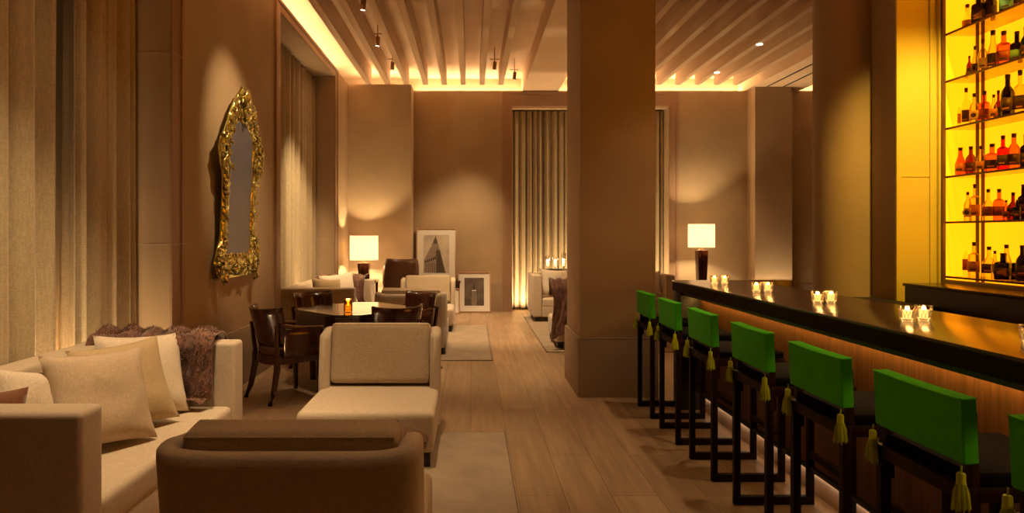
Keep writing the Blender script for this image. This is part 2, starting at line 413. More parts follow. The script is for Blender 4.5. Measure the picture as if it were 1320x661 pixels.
# ceiling: upper plane, flat soffit bands, beams as its parts
b = B(); b.span((-3.2, YR-.2, CT), (XR+.2, 13.8, CT+.1))
b.span((1.02, YR, WT), (1.72, YB+.35, CT), 0)
b.span((5.38, 4, WT), (6.45, YB+.35, CT), 0)
ceil = struct(b.build('ceiling', 'ceil', smooth=False))
ys = 12.45
for i in range(8):
    x = -1.92+.355*i
    bb = B(); bb.span((x-.048, -2.3, WT), (x+.048, ys, CT), .004); bb.build('beam', 'beam', ceil)
for i in range(9):
    x = 2.08+.365*i
    bb = B(); bb.span((x-.048, -2.3, WT), (x+.048, ys, CT), .004); bb.build('beam', 'beam', ceil)
for i in range(4):
    x = 6.8+.365*i-.05
    bb = B(); bb.span((x-.048, 5.6, WT), (x+.048, ys, CT), .004); bb.build('beam', 'beam', ceil)
for x in (5.66, 5.97):
    bb = B(); bb.span((x-.02, 6, WT-.003), (x+.02, YB-.1, WT+.002)); bb.build('slot_vent', 'black', ceil)
for x, y in ((4.29, 9.8), (4.29, 11.5)):
    bb = B(); bb.cyl((x, y, WT-.004), .045, .008, 20); bb.build('downlight', emis('downlight_glow', (1, .85, .65), 6), ceil)
# cove LED strips lying on the ledge above the wall tops
for (a, c) in (((-2.56, YR+.2, WT), (-2.50, 12.4, WT+.02)), ((-2.3, YB-.18, WT), (-1.14, YB-.12, WT+.02)), ((-1.1, YB+.2, WT), (1.0, YB+.26, WT+.02)), ((1.75, YB+.2, WT), (5.36, YB+.26, WT+.02)), ((6.5, YB+.2, WT), (7.9, YB+.26, WT+.02))):
    b = B(); b.span(a, c); b.build('light_strip', 'led_left' if a[0] < -2.5 else 'led', wl, smooth=False)

# square column
b = B(); b.span((1.012, 6.11, .5), (1.712, 6.95, CT), .012, 3)
col = struct(b.build('column', 'wall'), 'square plaster column in the middle of the lounge')
b = B(); b.span((.99, 6.09, 0), (1.734, 6.97, .535), .006); b.prism([(.99, 6.09), (1.734, 6.09), (1.734, 6.97), (.99, 6.97)], .535, .55)
b.build('column_base', 'base', col)
# round column behind the bar
b = B(); b.cyl((3.30, 5.78, CT/2), .272, CT, 64)
struct(b.build('round_column', 'wall'), 'round plaster column behind the bar')

# ------------------------------------------------------------------ the back bar wall with its lit niche
XG = 3.98       # lit back of the niche
XF = 3.70       # face of the niche frame
NZ0 = 1.135; NZ1 = 4.1
b = B()
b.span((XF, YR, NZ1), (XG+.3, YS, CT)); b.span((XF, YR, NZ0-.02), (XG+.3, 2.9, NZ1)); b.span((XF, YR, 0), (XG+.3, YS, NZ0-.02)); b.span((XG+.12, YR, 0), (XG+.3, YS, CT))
struct(b.build('wall_bar', 'glow_tinted_panel', smooth=False))
b = B(); b.span((XS+.001, YS+.006, 0), (XG+.3, YS+.32, CT)); struct(b.build('wall_pier', 'wall', smooth=False))
b = B(); b.span((XS, YS, 0), (XF+.02, YS+.006, CT)); struct(b.build('wall_pier_panel', 'glow_tinted_panel', smooth=False))
b = B()                                              # raised mouldings on the pier face and the bronze niche frame
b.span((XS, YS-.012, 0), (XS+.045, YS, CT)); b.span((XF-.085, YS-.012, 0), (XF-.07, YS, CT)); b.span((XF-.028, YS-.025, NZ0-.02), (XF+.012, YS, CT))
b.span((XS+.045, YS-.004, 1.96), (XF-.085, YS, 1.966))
struct(b.build('trim_4', 'glow_tinted_panel'))
b = B()
b.span((XF-.012, 2.86, NZ0-.02), (XF+.03, YS-.012, NZ0+.02), .003); b.span((XF-.012, YS-.045, NZ0), (XF+.014, YS-.014, NZ1), .003)
struct(b.build('trim_5', 'frame_bronze'))
b = B(); b.span((XG, 2.9, NZ0), (XG+.02, YS-.001, NZ1)); struct(b.build('wall_backlit', 'back_glow', smooth=False))
b = B(); b.span((XF+.015, YS-.02, NZ0), (XG-.002, YS-.002, NZ1)); struct(b.build('wall_backlit', 'back_glow', smooth=False))

SHELVES = [1.18, 1.605, 1.96, 2.337, 2.706, 3.075, 3.44]
shelves = []
for i, z in enumerate(SHELVES):
    nmz = ['lowest', 'second', 'third', 'fourth', 'fifth', 'sixth', 'seventh'][i]
    t = thing('bottle_shelf', 'long glass shelf of the glowing back bar, %s from the bottom' % nmz, 'shelf', (XF, 0, z))
    b = B(); b.span((.03, 2.92, -.012), (XG-XF-.005, YS-.022, 0)); b.build('shelf_panel', 'glow_lip', t, smooth=False)
    b = B(); b.span((.018, 2.92, -.014), (.03, YS-.02, .001)); b.build('shelf_edge', 'shelf_edge', t, smooth=False)
for yy in (5.10, 5.155):
    b = B(); b.span((XG-.022, yy, NZ0), (XG-.004, yy+.018, NZ1), .002)
    tag(b.build('shelf_upright', 'shelf_edge'), 'slim dark red upright post behind the bottles, %s of the pair' % ('nearer' if yy < 5.13 else 'farther'), 'post')

# dark cabinet run under the niche and low black counter by the round column
t = thing('back_bar_cabinet', 'dark back bar cabinet running below the glowing bottle shelves', 'cabinet', (0, 0, 0))
b = B(); b.span((3.335, YR+.5, 0), (XF-.014, 5.07, 1.11), .004); b.build('body', 'bar_dark', t)
b = B(); b.span((3.325, YR+.5, 1.11), (XF-.014, 5.08, 1.132), .003); b.build('worktop', 'bar_top', t)
t = thing('service_counter', 'low black service counter beside the round column', 'counter', (0, 0, 0))
b = B(); b.span((2.95, 4.7, 0), (3.32, 5.44, .975), .004); b.build('body', 'bar_dark', t)
b = B(); b.span((2.94, 4.69, .975), (3.325, 5.45, .99), .003); b.build('worktop', 'black', t)

# ------------------------------------------------------------------ the bar
bar = thing('bar_counter', 'long dark wooden bar counter with glowing panelled front', 'bar', (0, 0, 0))
b = B(); b.span((1.79, -.6, 1.085), (2.46, 5.87, 1.10), .003); b.build('bar_top', 'bar_top', bar)
b = B(); b.span((1.792, -.6, 1.012), (2.458, 5.868, 1.085), .003); b.build('fascia', 'fascia', bar)
b = B(); b.span((1.97, -.6, .135), (2.40, 5.66, 1.012)); b.build('front_panel', 'bar_panel', bar)
b = B(); b.span((1.80, 5.66, 0), (2.44, 5.86, 1.012), .004); b.build('end_panel', 'bar_dark', bar)
b = B(); b.span((1.995, -.6, 0), (2.38, 5.66, .135), .002); b.build('plinth', 'marble', bar)
b = B(); b.span((1.975, -.5, .127), (1.985, 5.64, .134)); b.build('added_toe_light', 'added_toe_glow', bar, smooth=False)  # unseen strip added to brighten the plinth
b = B(); b.span((1.925, -.5, .997), (1.95, 5.62, 1.008)); b.build('light_strip', 'led_bar', bar, smooth=False)
b = B(); b.span((1.82, -.6, .985), (1.85, 5.66, 1.012)); b.build('light_baffle', 'bar_dark', bar, smooth=False)
b = B(); b.span((2.46, 5.80, .6), (2.83, 5.86, 1.103), .004); b.build('return_panel', 'dark_wood', bar)
# foot rail
b = B(); b.tube([(1.90, -.5, .2), (1.90, 5.6, .2)], .018, 10)
for y in (0, 1.5, 3, 4.5, 5.5): b.tube([(1.90, y, .2), (1.965, y, .2)], .012, 8)
b.build('foot_rail', 'bar_dark', bar)

# ------------------------------------------------------------------ bar stools
def make_stool():
    t = thing('bar_stool', 'x', 'bar stool', group='green backed bar stools along the bar')
    # local: back faces -x, width along y (-.22..+.22)
    lw = .034
    for (x, y) in ((0.02, .2), (0.02, -.2), (.43, .2), (.43, -.2)):
        b = B(); b.box((x, y, .37), (lw, lw, .74 if x > .1 else .74), .003); b.build('leg', 'stool_wood', t)
    for y in (.2, -.2):
        b = B(); b.box((.225, y, .0225), (.444, lw+.002, .045), .003); b.build('floor_runner', 'stool_wood', t)
        b = B(); b.box((.035, y, .80), (.026, .03, .34), .003, rot=(0, R(-2), 0)); b.build('back_post', 'stool_wood', t)
    b = B(); b.box((.43, 0, .28), (lw*.8, .38, .035), .003); b.build('footrest', 'stool_wood', t)
    b = B(); b.box((.02, 0, .725), (lw, .44, .045), .003); b.box((.43, 0, .725), (lw, .44, .045), .003)
    for y in (.2, -.2): b.box((.225, y, .725), (.40, lw*.9, .045), .003)
    b.build('seat_frame', 'stool_wood', t)
    b = B(); b.box((.235, 0, .765), (.42, .42, .05), .02, 3); b.build('seat_cushion', 'black_leather', t)
    b = B()
    def pad(u, v):   # soft cover, slightly dished between its corners
        return None
    b.box((.02, 0, .915), (.048, .435, .195), .009, 3, rot=(0, R(-2.5), 0))
    bm = b.bm
    for v in bm.verts:
        k = (v.co.y/.225)**2
        if v.co.z > .95: v.co.z += .006*k-.003
        v.co.x += .003*math.sin(v.co.y*40)*.3
    bk = b.build('backrest_cover', 'green', t)
    b = B()
    for x in (-.009, .040): b.tube([(x, -.211, 1.0125), (x, 0, 1.0085), (x, .211, 1.0125)], .0035, 6)
    b.build('piping', 'green_trim', bk)
    rnd = random.Random(5)
    for y in (.215, -.215):
        b = B(); b.tube([(-.006, y, .815), (-.008, y, .79)], .003, 6); b.lathe([(0, .795), (.010, .794), (.0125, .788), (.0125, .766), (.014, .762), (.010, .758), (0, .757)], (-.008, y, 0), 12)
        ts = b.build('tassel', 'tassel', bk)
        b = B()
        for k in range(46):
            a = rnd.random()*2*PI; r0 = .010; r1 = rnd.uniform(.012, .026); z1 = rnd.uniform(.678, .692)
            b.tube([(-.008+r0*math.cos(a), y+r0*math.sin(a), .764), (-.008+r1*.8*math.cos(a), y+r1*.8*math.sin(a), .735), (-.008+r1*math.cos(a+.1), y+r1*math.sin(a+.1), z1)], [.002, .003, .0026], 4)
        b.lathe([(.009, .765), (.016, .735), (.018, .69), (0, .69)], (-.008, y, 0), 10)
        b.build('fringe', 'tassel', ts)
    return t
stool = make_stool()
ords = ['farthest', 'second farthest', 'third farthest', 'middle', 'third nearest', 'second nearest', 'nearest']
for i, yfar in enumerate([5.82, 5.15, 4.45, 3.71, 3.04, 2.40, 1.80]):
    lab = 'dark bar stool with green velvet back, %s along the bar' % ords[i] + (', beside the square column' if i == 0 else ', cut by the frame edge' if i == 6 else '')
    if i == 0: stool.location = (1.465, yfar-.225, 0); stool['label'] = lab
    else: dup(stool, (1.465, yfar-.225, 0), 0, lab)

# ------------------------------------------------------------------ candle cups on the bar
def make_cup(name='candle_cup'):
    t = thing(name, 'x', 'candle', group='candle cups on the bar')
    b = B(); b.lathe([(0, 0), (.026, 0), (.030, .012), (.037, .072), (.0345, .072), (.028, .016), (0, .012)], n=20)
    bm = b.bm
    b.build('glass_cup', 'cup', t)
    b = B()
    for k in range(14):       # cut diamond ribs
        for s in (1, -1):
            pts = []
            for j in range(5):
                z = .006+j*.016; a = 2*PI*k/14+s*j*.18; r = .0292+.0075*(j/4)
                pts.append((r*math.cos(a), r*math.sin(a), z))
            b.tube(pts, .0011, 4)
    b.build('cut_pattern', 'cup', t)
    b = B(); b.lathe([(0, .013), (.0255, .013), (.029, .050), (.006, .052), (0, .050)], n=16); b.build('candle_wax', 'wax', t)
    b = B(); b.ball((0, 0, .060), .005, (1, 1, 2), n=8); b.build('flame', 'flame', t)
    return t
cup = make_cup()
first = True
names = ['farthest pair', 'second farthest pair', 'middle pair', 'pair before the back cabinet', 'nearest cup at the frame edge']
for i, (y, xs) in enumerate([(5.36, (1.98, 2.07)), (4.62, (2.0, 2.09)), (3.88, (2.04, 2.13)), (3.06, (2.025, 2.115)), (2.40, (2.04,))]):
    for j, x in enumerate(xs):
        lab = 'lit cut glass candle cup on bar, ' + (('left' if j == 0 else 'right')+' one of the '+names[i] if len(xs) > 1 else names[i])
        loc = (x, y+.02*j, 1.1005)
        if first: cup.location = loc; cup['label'] = lab; first = False
        else: dup(cup, loc, j*.5, lab)
        point((x, y+.02*j, 1.1005+.062), .22, .01, (1, .55, .2), 'candle_light')

# ------------------------------------------------------------------ soft furniture
def make_chair():
    # facing +y, origin at the middle of its footprint
    t = thing('lounge_chair', 'x', 'armchair', group='beige slipper armchairs')
    b = B(); b.box((0, .005, .235), (.885, .93, .27), .05, 5)
    for v in b.bm.verts:
        if v.co.z > .31: v.co.z += .015*(1-(v.co.x/.44)**2)*(1-min(1, abs(v.co.y)/.46)**2)
    b.build('seat', 'linen', t)
    # shell: one upholstered skin running wing, back, wing
    path = []
    rc = .045; hw = .412; yb = -.425; yf = -.16
    for k in range(7): path.append((-hw, yf+(yb+rc-yf)*k/6))
    for k in range(1, 9): a = PI+PI/2*k/8; path.append((-hw+rc+rc*math.cos(a), yb+rc+rc*math.sin(a)))
    for k in range(1, 14): path.append((-hw+rc+(2*hw-2*rc)*k/14, yb))
    for k in range(0, 9): a = 1.5*PI+PI/2*k/8; path.append((hw-rc+rc*math.cos(a), yb+rc+rc*math.sin(a)))
    for k in range(1, 7): path.append((hw, yb+rc+(yf-yb-rc)*k/6))
    ln = [0]
    for p, q in zip(path, path[1:]): ln.append(ln[-1]+math.dist(p, q))
    NP = len(path)
    sec = [(-1, 0), (-1, .25), (-1, .5), (-1, .75), (-1, .93), (-.92, .975), (-.6, .997), (0, 1.003), (.6, .997), (.92, .975), (1, .93), (1, .75), (1, .5), (1, .25), (1, 0)]
    tb = bmesh.new(); rows_ = []
    for k in range(NP):
        p = Vector(path[k]); d = (Vector(path[min(k+1, NP-1)])-Vector(path[max(k-1, 0)])).normalized(); nn = Vector((-d.y, d.x))
        e = min(ln[k], ln[-1]-ln[k]); kk = min(1, e/.05); rd = math.sqrt(max(0, 1-(1-kk)**2))
        th_ = .038*(.35+.65*rd); top = .768+.024*math.exp(-((e-.2)/.10)**2)-.03*(1-rd)
        ring = []
        for (a, h) in sec:
            z = .10+(top-.10)*h; f = max(0, (z-.36)/.44)
            off = -.06*f
            ring.append(tb.verts.new((p.x+nn.x*a*th_, p.y+nn.y*a*th_+off, z)))
        rows_.append(ring)
    for r0, r1 in zip(rows_, rows_[1:]):
        for m_ in range(len(sec)-1): tb.faces.new((r0[m_], r0[m_+1], r1[m_+1], r1[m_]))
        tb.faces.new((r0[-1], r0[0], r1[0], r1[-1]))
    tb.faces.new(rows_[0]); tb.faces.new(list(reversed(rows_[-1])))
    bmesh.ops.recalc_face_normals(tb, faces=tb.faces)
    b = B(); b._merge(tb); b.build('back_shell', 'linen', t, ang=60)
    b = B(); b.box((0, 0, 0), (.748, .15, .45), .045, 5)
    for v in b.bm.verts:
        v.co.y += .02*(1-(v.co.x/.37)**2)*(1-(v.co.z/.225)**2)*(1 if v.co.y > 0 else 0)
    bmesh.ops.transform(b.bm, matrix=Matrix.Translation((0, -.338, .607)) @ Matrix.Rotation(R(8), 4, 'X'), verts=b.bm.verts)
    cu = b.build('back_cushion', 'linen2', t)
    b = B()
    mm = Matrix.Translation((0, -.338, .607)) @ Matrix.Rotation(R(8), 4, 'X')
    for sy in (.068, -.068):
        P = [(-.36, sy, -.20), (-.36, sy, .21), (.36, sy, .21), (.36, sy, -.20)]
        P = [mm @ Vector(p) for p in P]; b.tube(P, .005, 6)
    b.build('piping', 'linen2', cu)
    for x in (-.38, .38):
        for y in (-.38, .4):
            b = B(); b.box((x, y, .05), (.075, .075, .1), .004); b.build('foot', 'foot', t)
    return t
ch = make_chair()
CX = -.68
ch.location = (CX+.055, 2.70, 0); ch['label'] = 'beige slipper armchair seen from behind, in the foreground'
dup(ch, (CX, 4.68, 0), PI, 'beige slipper armchair facing the camera in front of the dark wooden game table')
dup(ch, (CX-.07, 8.66, 0), 0, 'beige slipper armchair seen from behind, just beyond the game table')
dup(ch, (CX-.03, 10.62, 0), PI, 'beige slipper armchair facing the camera in front of the framed pictures')
dup(ch, (1.56, 9.12, 0), 0, 'beige armchair seen from behind, mostly hidden by the square column, under a fur throw')

def make_sofa(L=1.83, name='sofa'):
    t = thing(name, 'x', 'sofa', group='beige box sofas')
    h = L/2
    b = B(); b.box((0, .0, .18), (L-.04, .96, .18), .015, 3); b.build('base', 'linen', t)
    b = B(); b.box((0, .085, .33), (L-.325, .80, .15), .04, 5)
    for v in b.bm.verts:
        if v.co.z > .37: v.co.z += .01*(1-(v.co.x/h)**2)
    b.build('seat_cushion', 'linen', t)
    for s in (-1, 1):
        b = B(); b.box((s*(h-.08), 0, .45), (.165, 1.0, .72), .028, 4); b.build('arm', 'linen', t)
    b = B(); b.box((0, -.41, .45), (L-.30, .18, .715), .028, 4); b.build('backrest', 'linen', t)
    for s in (-1, 1):
        b = B(); b.box((s*(L-.33)/4, -.26, .56), ((L-.335)/2, .14, .36), .04, 5, rot=(R(6), 0, 0)); b.build('back_cushion', 'linen', t)
    for x in (-h+.09, h-.09):
        for y in (-.4, .4):
            b = B(); b.box((x, y, .045), (.07, .07, .09), .004); b.build('foot', 'foot', t)
    return t
sofa = make_sofa()
sofa.location = (-2.015, 3.475, 0); sofa.rotation_euler.z = R(-90)
sofa['label'] = 'large beige linen sofa at the left with pillows and a fur throw'
dup(sofa, (-2.015, 9.475, 0), R(-90), 'beige linen sofa beneath the far left curtain, beyond the game table')
sofa3 = make_sofa(2.45)
sofa3.location = (2.29, 11.85, 0); sofa3.rotation_euler.z = PI
sofa3['label'] = 'beige sofa before the back curtains, partly hidden by the square column'

def pillow_mesh(wd, ht, th, seed, matn, parent, piping=True):
    b = B(); rnd = random.Random(seed); off = Vector((rnd.random()*9, rnd.random()*9, 0))
    def f(sgn):
        def g(u, v):
            x = u*2-1; y = v*2-1
            k = (1-abs(x)**3.2)**.55*(1-abs(y)**3.2)**.55
            px = x*wd/2*(1-.09*(1-y*y)*abs(x)); pz = y*ht/2*(1-.09*(1-x*x)*abs(y))
            wr = noise.noise(Vector((x*2.2, y*2.2, sgn))+off)*.012*(1-x*x)**.5*(1-y*y)**.5
            return (px, sgn*(th/2*k+wr), pz)
        return g
    b.grid(f(1), 20, 20); b.grid(f(-1), 20, 20)
    bmesh.ops.remove_doubles(b.bm, verts=b.bm.verts, dist=1e-4)
    bmesh.ops.recalc_face_normals(b.bm, faces=b.bm.faces)
    return b.build('pillow_cover', matn, parent, ang=70)
def pillow(label, matn, loc, rz, tilt, roll=0, s=.5, th=.17, seed=0, group=None, zoff=None):
    t = thing('throw_pillow', label, 'pillow', loc, 0, group)
    p = pillow_mesh(s, s*.97, th, seed, matn, t)
    p.rotation_euler = (tilt, roll, rz); p.location = (0, 0, s*.97/2*(1+abs(math.sin(roll))*.6))
    return t
SZ = .405
# normal of a pillow is local -y; rz turns it
G1 = 'pillows on the near sofa'
pillow('beige square pillow with long slanted side, nearest the camera in the sofa row', 'pillow_beige', (-1.90, 3.38, SZ), R(55), R(-24), R(3), .52, .17, 1, G1)
pillow('tan square pillow standing behind the nearest beige pillow', 'pillow_tan', (-1.93, 3.68, SZ), R(57), R(-24), R(-2), .52, .15, 2, G1)
pillow('pale cream pillow farthest along the sofa, beside the fur throw', 'pillow_cream', (-1.96, 3.94, SZ), R(50), R(-22), R(4), .52, .15, 3, G1)
pillow('small cream pillow against the sofa back near the close arm', 'pillow_cream', (-2.10, 3.18, SZ), R(62), R(-20), R(12), .44, .17, 4, G1)
pillow('rust brown pillow in the near corner of the left sofa', 'pillow_brown', (-2.17, 2.86, SZ), R(40), R(-16), R(2), .42, .15, 5, G1)
G2 = 'pillows on the far sofa'
pillow('tan pillow at the left on the far sofa', 'pillow_tan', (-2.0, 9.2, SZ), R(50), R(-14), R(5), .5, .16, 6, G2)
pillow('cream pillow beside the brown throw on the far sofa', 'pillow_cream', (-1.95, 9.75, SZ), R(35), R(-16), R(-5), .54, .16, 7, G2)
G3 = 'pillows on the sofa by the column'
pillow('cream pillow at the left end of the sofa beside the column', 'pillow_cream', (1.48, 11.7, SZ), R(12), R(-16), R(4), .50, .16, 8, G3)
pillow('beige pillow half hidden by the column on the back sofa', 'pillow_beige', (1.83, 11.65, SZ), R(-8), R(-16), R(-8), .48, .16, 9, G3)
pillow('pale pillow at the right end of the back sofa, past the column', 'pillow_cream', (3.13, 11.65, SZ), R(-12), R(-16), R(-5), .46, .16, 10, G3)

def fur_throw(name, label, path, w0, axis, parent_loc, rz=0, seed=1, blades=9000, len_fn=None):
    """path: list of (a, z) across the support; spread along the other axis; real thickness, covered in short fur"""
    t = thing(name, label, 'throw blanket', parent_loc, rz)
    P = [Vector((a, z)) for a, z in path]
    seg = [0]
    for i in range(1, len(P)): seg.append(seg[-1]+(P[i]-P[i-1]).length)
    tot = seg[-1]
    def at(s):
        s = max(0, min(tot, s))
        for i in range(1, len(P)):
            if s <= seg[i]+1e-9:
                k = (s-seg[i-1])/max(1e-9, seg[i]-seg[i-1]); d = (P[i]-P[i-1]).normalized()
                return P[i-1].lerp(P[i], k), Vector((d.y, -d.x))
        return P[-1], Vector((0, 1))
    def base(u, v):
        s0 = 0; s1 = tot
        if len_fn: s1 = tot*len_fn(u)
        s = s0+(s1-s0)*v
        q, n = at(s)
        # averaged normal
        q2, n2 = at(s-.04); q3, n3 = at(s+.04); n = (n+n2+n3).normalized()
        fold = .012+.016*(1+math.sin(u*w0*34+seed+2.2*noise.noise(Vector((u*3, v*2, seed)))))+.022*(1+noise.noise(Vector((u*9, v*7, seed+3))))
        x = (u-.5)*w0+.035*noise.noise(Vector((u*2, v*4, seed+7)))+.02*math.sin(v*9+seed)
        return Vector((x, q.x+n.x*fold, q.y+n.y*fold))
    b = B(); b.grid(base, 70, 60)
    rnd = random.Random(seed); bm = b.bm
    tb = bmesh.new()
    for k in range(blades):
        u, v = rnd.random(), rnd.random()
        p = base(u, v); e = .01
        du = base(min(1, u+e), v)-base(max(0, u-e), v); dv = base(u, min(1, v+e))-base(u, max(0, v-e))
        n = du.cross(dv)
        if n.length < 1e-9: continue
        n.normalize()
        q, nn = at(tot*v*(len_fn(u) if len_fn else 1))
        if n.y*nn.x+n.z*nn.y < 0: n = -n
        d = (n+Vector((rnd.uniform(-.8, .8), rnd.uniform(-.8, .8), rnd.uniform(-1.0, .3)))).normalized()
        L = rnd.uniform(.014, .032); sd = du.normalized()*.0024
        a1 = tb.verts.new(p-sd); a2 = tb.verts.new(p+sd); a3 = tb.verts.new(p+d*L)
        tb.faces.new((a1, a2, a3))
    o = b.build('blanket', 'fur', t, ang=80); solidify(o, .012)
    f = B(); f._merge(tb, None, 0); fo = f.build('fur_pile', 'fur', t, smooth=False); fo['kind'] = 'stuff'
    return t
# over the far arm of the sofa: arm y from 4.225 to 4.39, top .81
yarm = 4.30
path = [(.16, .52), (.13, .80), (.09, .825), (-.09, .825), (-.115, .80), (-.125, .55), (-.13, .44), (-.17, .43), (-.25, .425)]
th1 = fur_throw('fur_throw', 'brown fur throw draped over the far arm of the large left sofa', path, .80, 'x', (-2.03, yarm, 0), 0, 2, 16000,
                len_fn=lambda u: .72+.28*min(1, max(0, (u-.35)*3)))
th2 = fur_throw('fur_throw', 'brown fur throw draped over the far arm of the sofa beneath the far curtain', path, .80, 'x', (-2.03, yarm+6, 0), 0, 5, 4000)
path2 = [(.20, .66), (.10, .83), (.05, .87), (-.09, .85), (-.125, .80), (-.13, .5), (-.14, .12)]
th3 = fur_throw('fur_throw', 'brown fur throw hanging down the back of the armchair beside the column', path2, .42, 'x', (1.26, 8.70, 0), 0, 9, 4000,
                len_fn=lambda u: 1-.25*u)

# small round side table between the two near armchairs
t = thing('side_table', 'small round dark side table half hidden behind the foreground armchair', 'side table', (-.45, 3.52, 0))
b = B(); b.cyl((0, 0, .40), .225, .035, 40, bev=.005); b.build('table_top', 'dark_wood', t)
b = B(); b.lathe([(.20, .011), (.20, .03), (.14, .05), (.155, .2), (.19, .384)], n=32); b.build('pedestal', 'dark_wood', t)

# ------------------------------------------------------------------ rugs
def rug(label, x0, x1, y0, y1):
    t = thing('area_rug', label, 'rug', ((x0+x1)/2, (y0+y1)/2, 0))
    w_, d_ = x1-x0, y1-y0
    b = B(); b.box((0, 0, .005), (w_-.02, d_-.02, .01), .003); b.build('pile', 'rug', t)
    b = B()
    for s in (-1, 1): b.box((s*(w_/2-.008), 0, .0045), (.016, d_, .009), .002); b.box((0, s*(d_/2-.008), .0045), (w_, .016, .009), .002)
    b.build('binding', 'rug_edge', t)
rug('beige wool rug under the near pair of armchairs', -1.22, .262, 1.9, 5.0)
rug('beige wool rug under the far pair of armchairs by the pictures', -1.22, .262, 7.87, 10.9)
rug('beige rug beneath the armchair and sofa behind the square column', .967, 3.4, 8.43, 12.1)

# ------------------------------------------------------------------ game table and its chairs
TX, TY = -1.18, 6.87
t = thing('game_table', 'glossy dark wooden table with clipped corners and candle on top', 'table', (TX, TY, 0))
def octo(r, c):  # diamond with clipped corners
    return [(c, -r), (r, -c), (r, c), (c, r), (-c, r), (-r, c), (-r, -c), (-c, -r)]
b = B(); b.prism(octo(.615, .125), .705, .74, bev=.006); b.build('table_top', mat('polished_top', (.03, .012, .007), .12, coat=1, var=.2, vscale=8), t)
b = B(); b.prism(octo(.575, .12), .60, .705, bev=.004); b.build('apron', 'dark_wood', t)
b = B(); b.prism(octo(.50, .09), .7402, .7405); b.build('reflection_inlay', mat('reflection_tone', (.16, .12, .10), .15, coat=.6), t)  # paler inset stands in for the reflection on the polished top
for i in range(4):
    a = i*PI/2
    b = B(); b.box((.46*math.cos(a), .46*math.sin(a), .30), (.085, .085, .60), .004, rot=(0, 0, a), taper=.7); b.build('leg', 'dark_wood', t)
t = thing('votive_candle', 'amber glass votive candle glowing on the game table', 'candle', (-1.21, 6.50, .7405))
b = B(); b.lathe([(0, 0), (.038, 0), (.043, .01), (.041, .13), (.037, .13), (.038, .014), (0, .012)], n=24)
b.build('glass_cup', 'amber_cup', t)
b = B()
for z in (.03, .06, .09): b.lathe([(.040, z-.006), (.047, z), (.040, z+.006)], n=24)
b.build('glass_rings', 'amber_cup', t)
b = B(); b.lathe([(0, .013), (.032, .013), (.032, .07), (0, .07)], n=16); b.build('candle_wax', emis('amber_wax', (1, .5, .09), 2.2), t)
b = B(); b.ball((0, 0, .085), .007, (1, 1, 2), n=8); b.build('flame', 'flame', t)
point((-1.21, 6.50, .86), .8, .02, (1, .5, .15), 'candle_light')

def make_dchair():
    # facing +y; back legs at y=-.25 splayed
    t = thing('tub_chair', 'x', 'chair', group='dark wooden chairs around the game table')
    for s in (-1, 1):
        b = B(); b.tube([(s*.20, -.20, .42), (s*.205, -.205, .30), (s*.215, -.24, .12), (s*.225, -.285, .0)], [.032, .03, .026, .022], 4, sq=True); b.build('leg', 'dark_wood', t)
        b = B(); b.tube([(s*.215, .225, .60), (s*.215, .225, .3), (s*.215, .225, .0)], [.026, .026, .02], 4, sq=True); b.build('leg', 'dark_wood', t)
    b = B(); b.prism([(-.24, .25), (-.20, -.20), (-.08, -.245), (.08, -.245), (.20, -.20), (.24, .25)], .34, .42, bev=.004); b.build('seat_rail', 'dark_wood', t)
    b = B(); b.prism([(-.225, .245), (-.19, -.18), (-.07, -.225), (.07, -.225), (.19, -.18), (.225, .245)], .42, .475, bev=.018); b.build('seat_cushion', 'brown_leather', t)
    # curved back panel leaning outwards
    def bk(u, v):
        a = R(-62+124*u); z = .50+.34*v; lean = .07*v; r = .245+.03*v
        zz = z + .018*v*abs(2*u-1)**2
        return Vector((r*1.02*math.sin(a), .02-(r+lean)*math.cos(a)**.8 if math.cos(a) > 0 else 0, zz))
    b = B(); b.grid(bk, 24, 6); o = b.build('back_panel', 'dark_wood', t); solidify(o, .024)
    for s in (-1, 1):
        b = B()
        def sd(u, v, s=s):
            y = -.15+.38*u; top = .66-.02*u; z = .40+(top-.40)*v
            return Vector((s*(.225+.02*math.sin(PI*u)+.012*v), y, z))
        b.grid(sd, 10, 4); o = b.build('side_panel', 'dark_wood', t); solidify(o, .022)
        b = B(); b.tube([(s*.225, -.19, .70), (s*.245, -.06, .672), (s*.25, .10, .652), (s*.232, .245, .645)], [.017, .018, .019, .016], 8); b.build('armrest', 'dark_wood', t)
        b = B(); b.tube([(s*.20, -.20, .40), (s*.215, -.215, .55), (s*.235, -.225, .70)], [.022, .02, .018], 4, sq=True); b.build('back_post', 'dark_wood', t)
    return t
dch = make_dchair()
def ang(dx, dy): return math.atan2(-dx, dy)
dch.location = (-1.72, 6.14, 0); dch.rotation_euler.z = R(-45); dch['label'] = 'dark wooden tub chair left of the game table, by the wall'
dup(dch, (-.76, 6.22, 0), R(30), 'dark wooden tub chair at the near right of the game table')
dup(dch, (-.70, 7.38, 0), R(135), 'dark wooden tub chair at the far right of the game table')
dup(dch, (-1.67, 7.38, 0), R(-135), 'dark wooden tub chair at the far left of the game table')

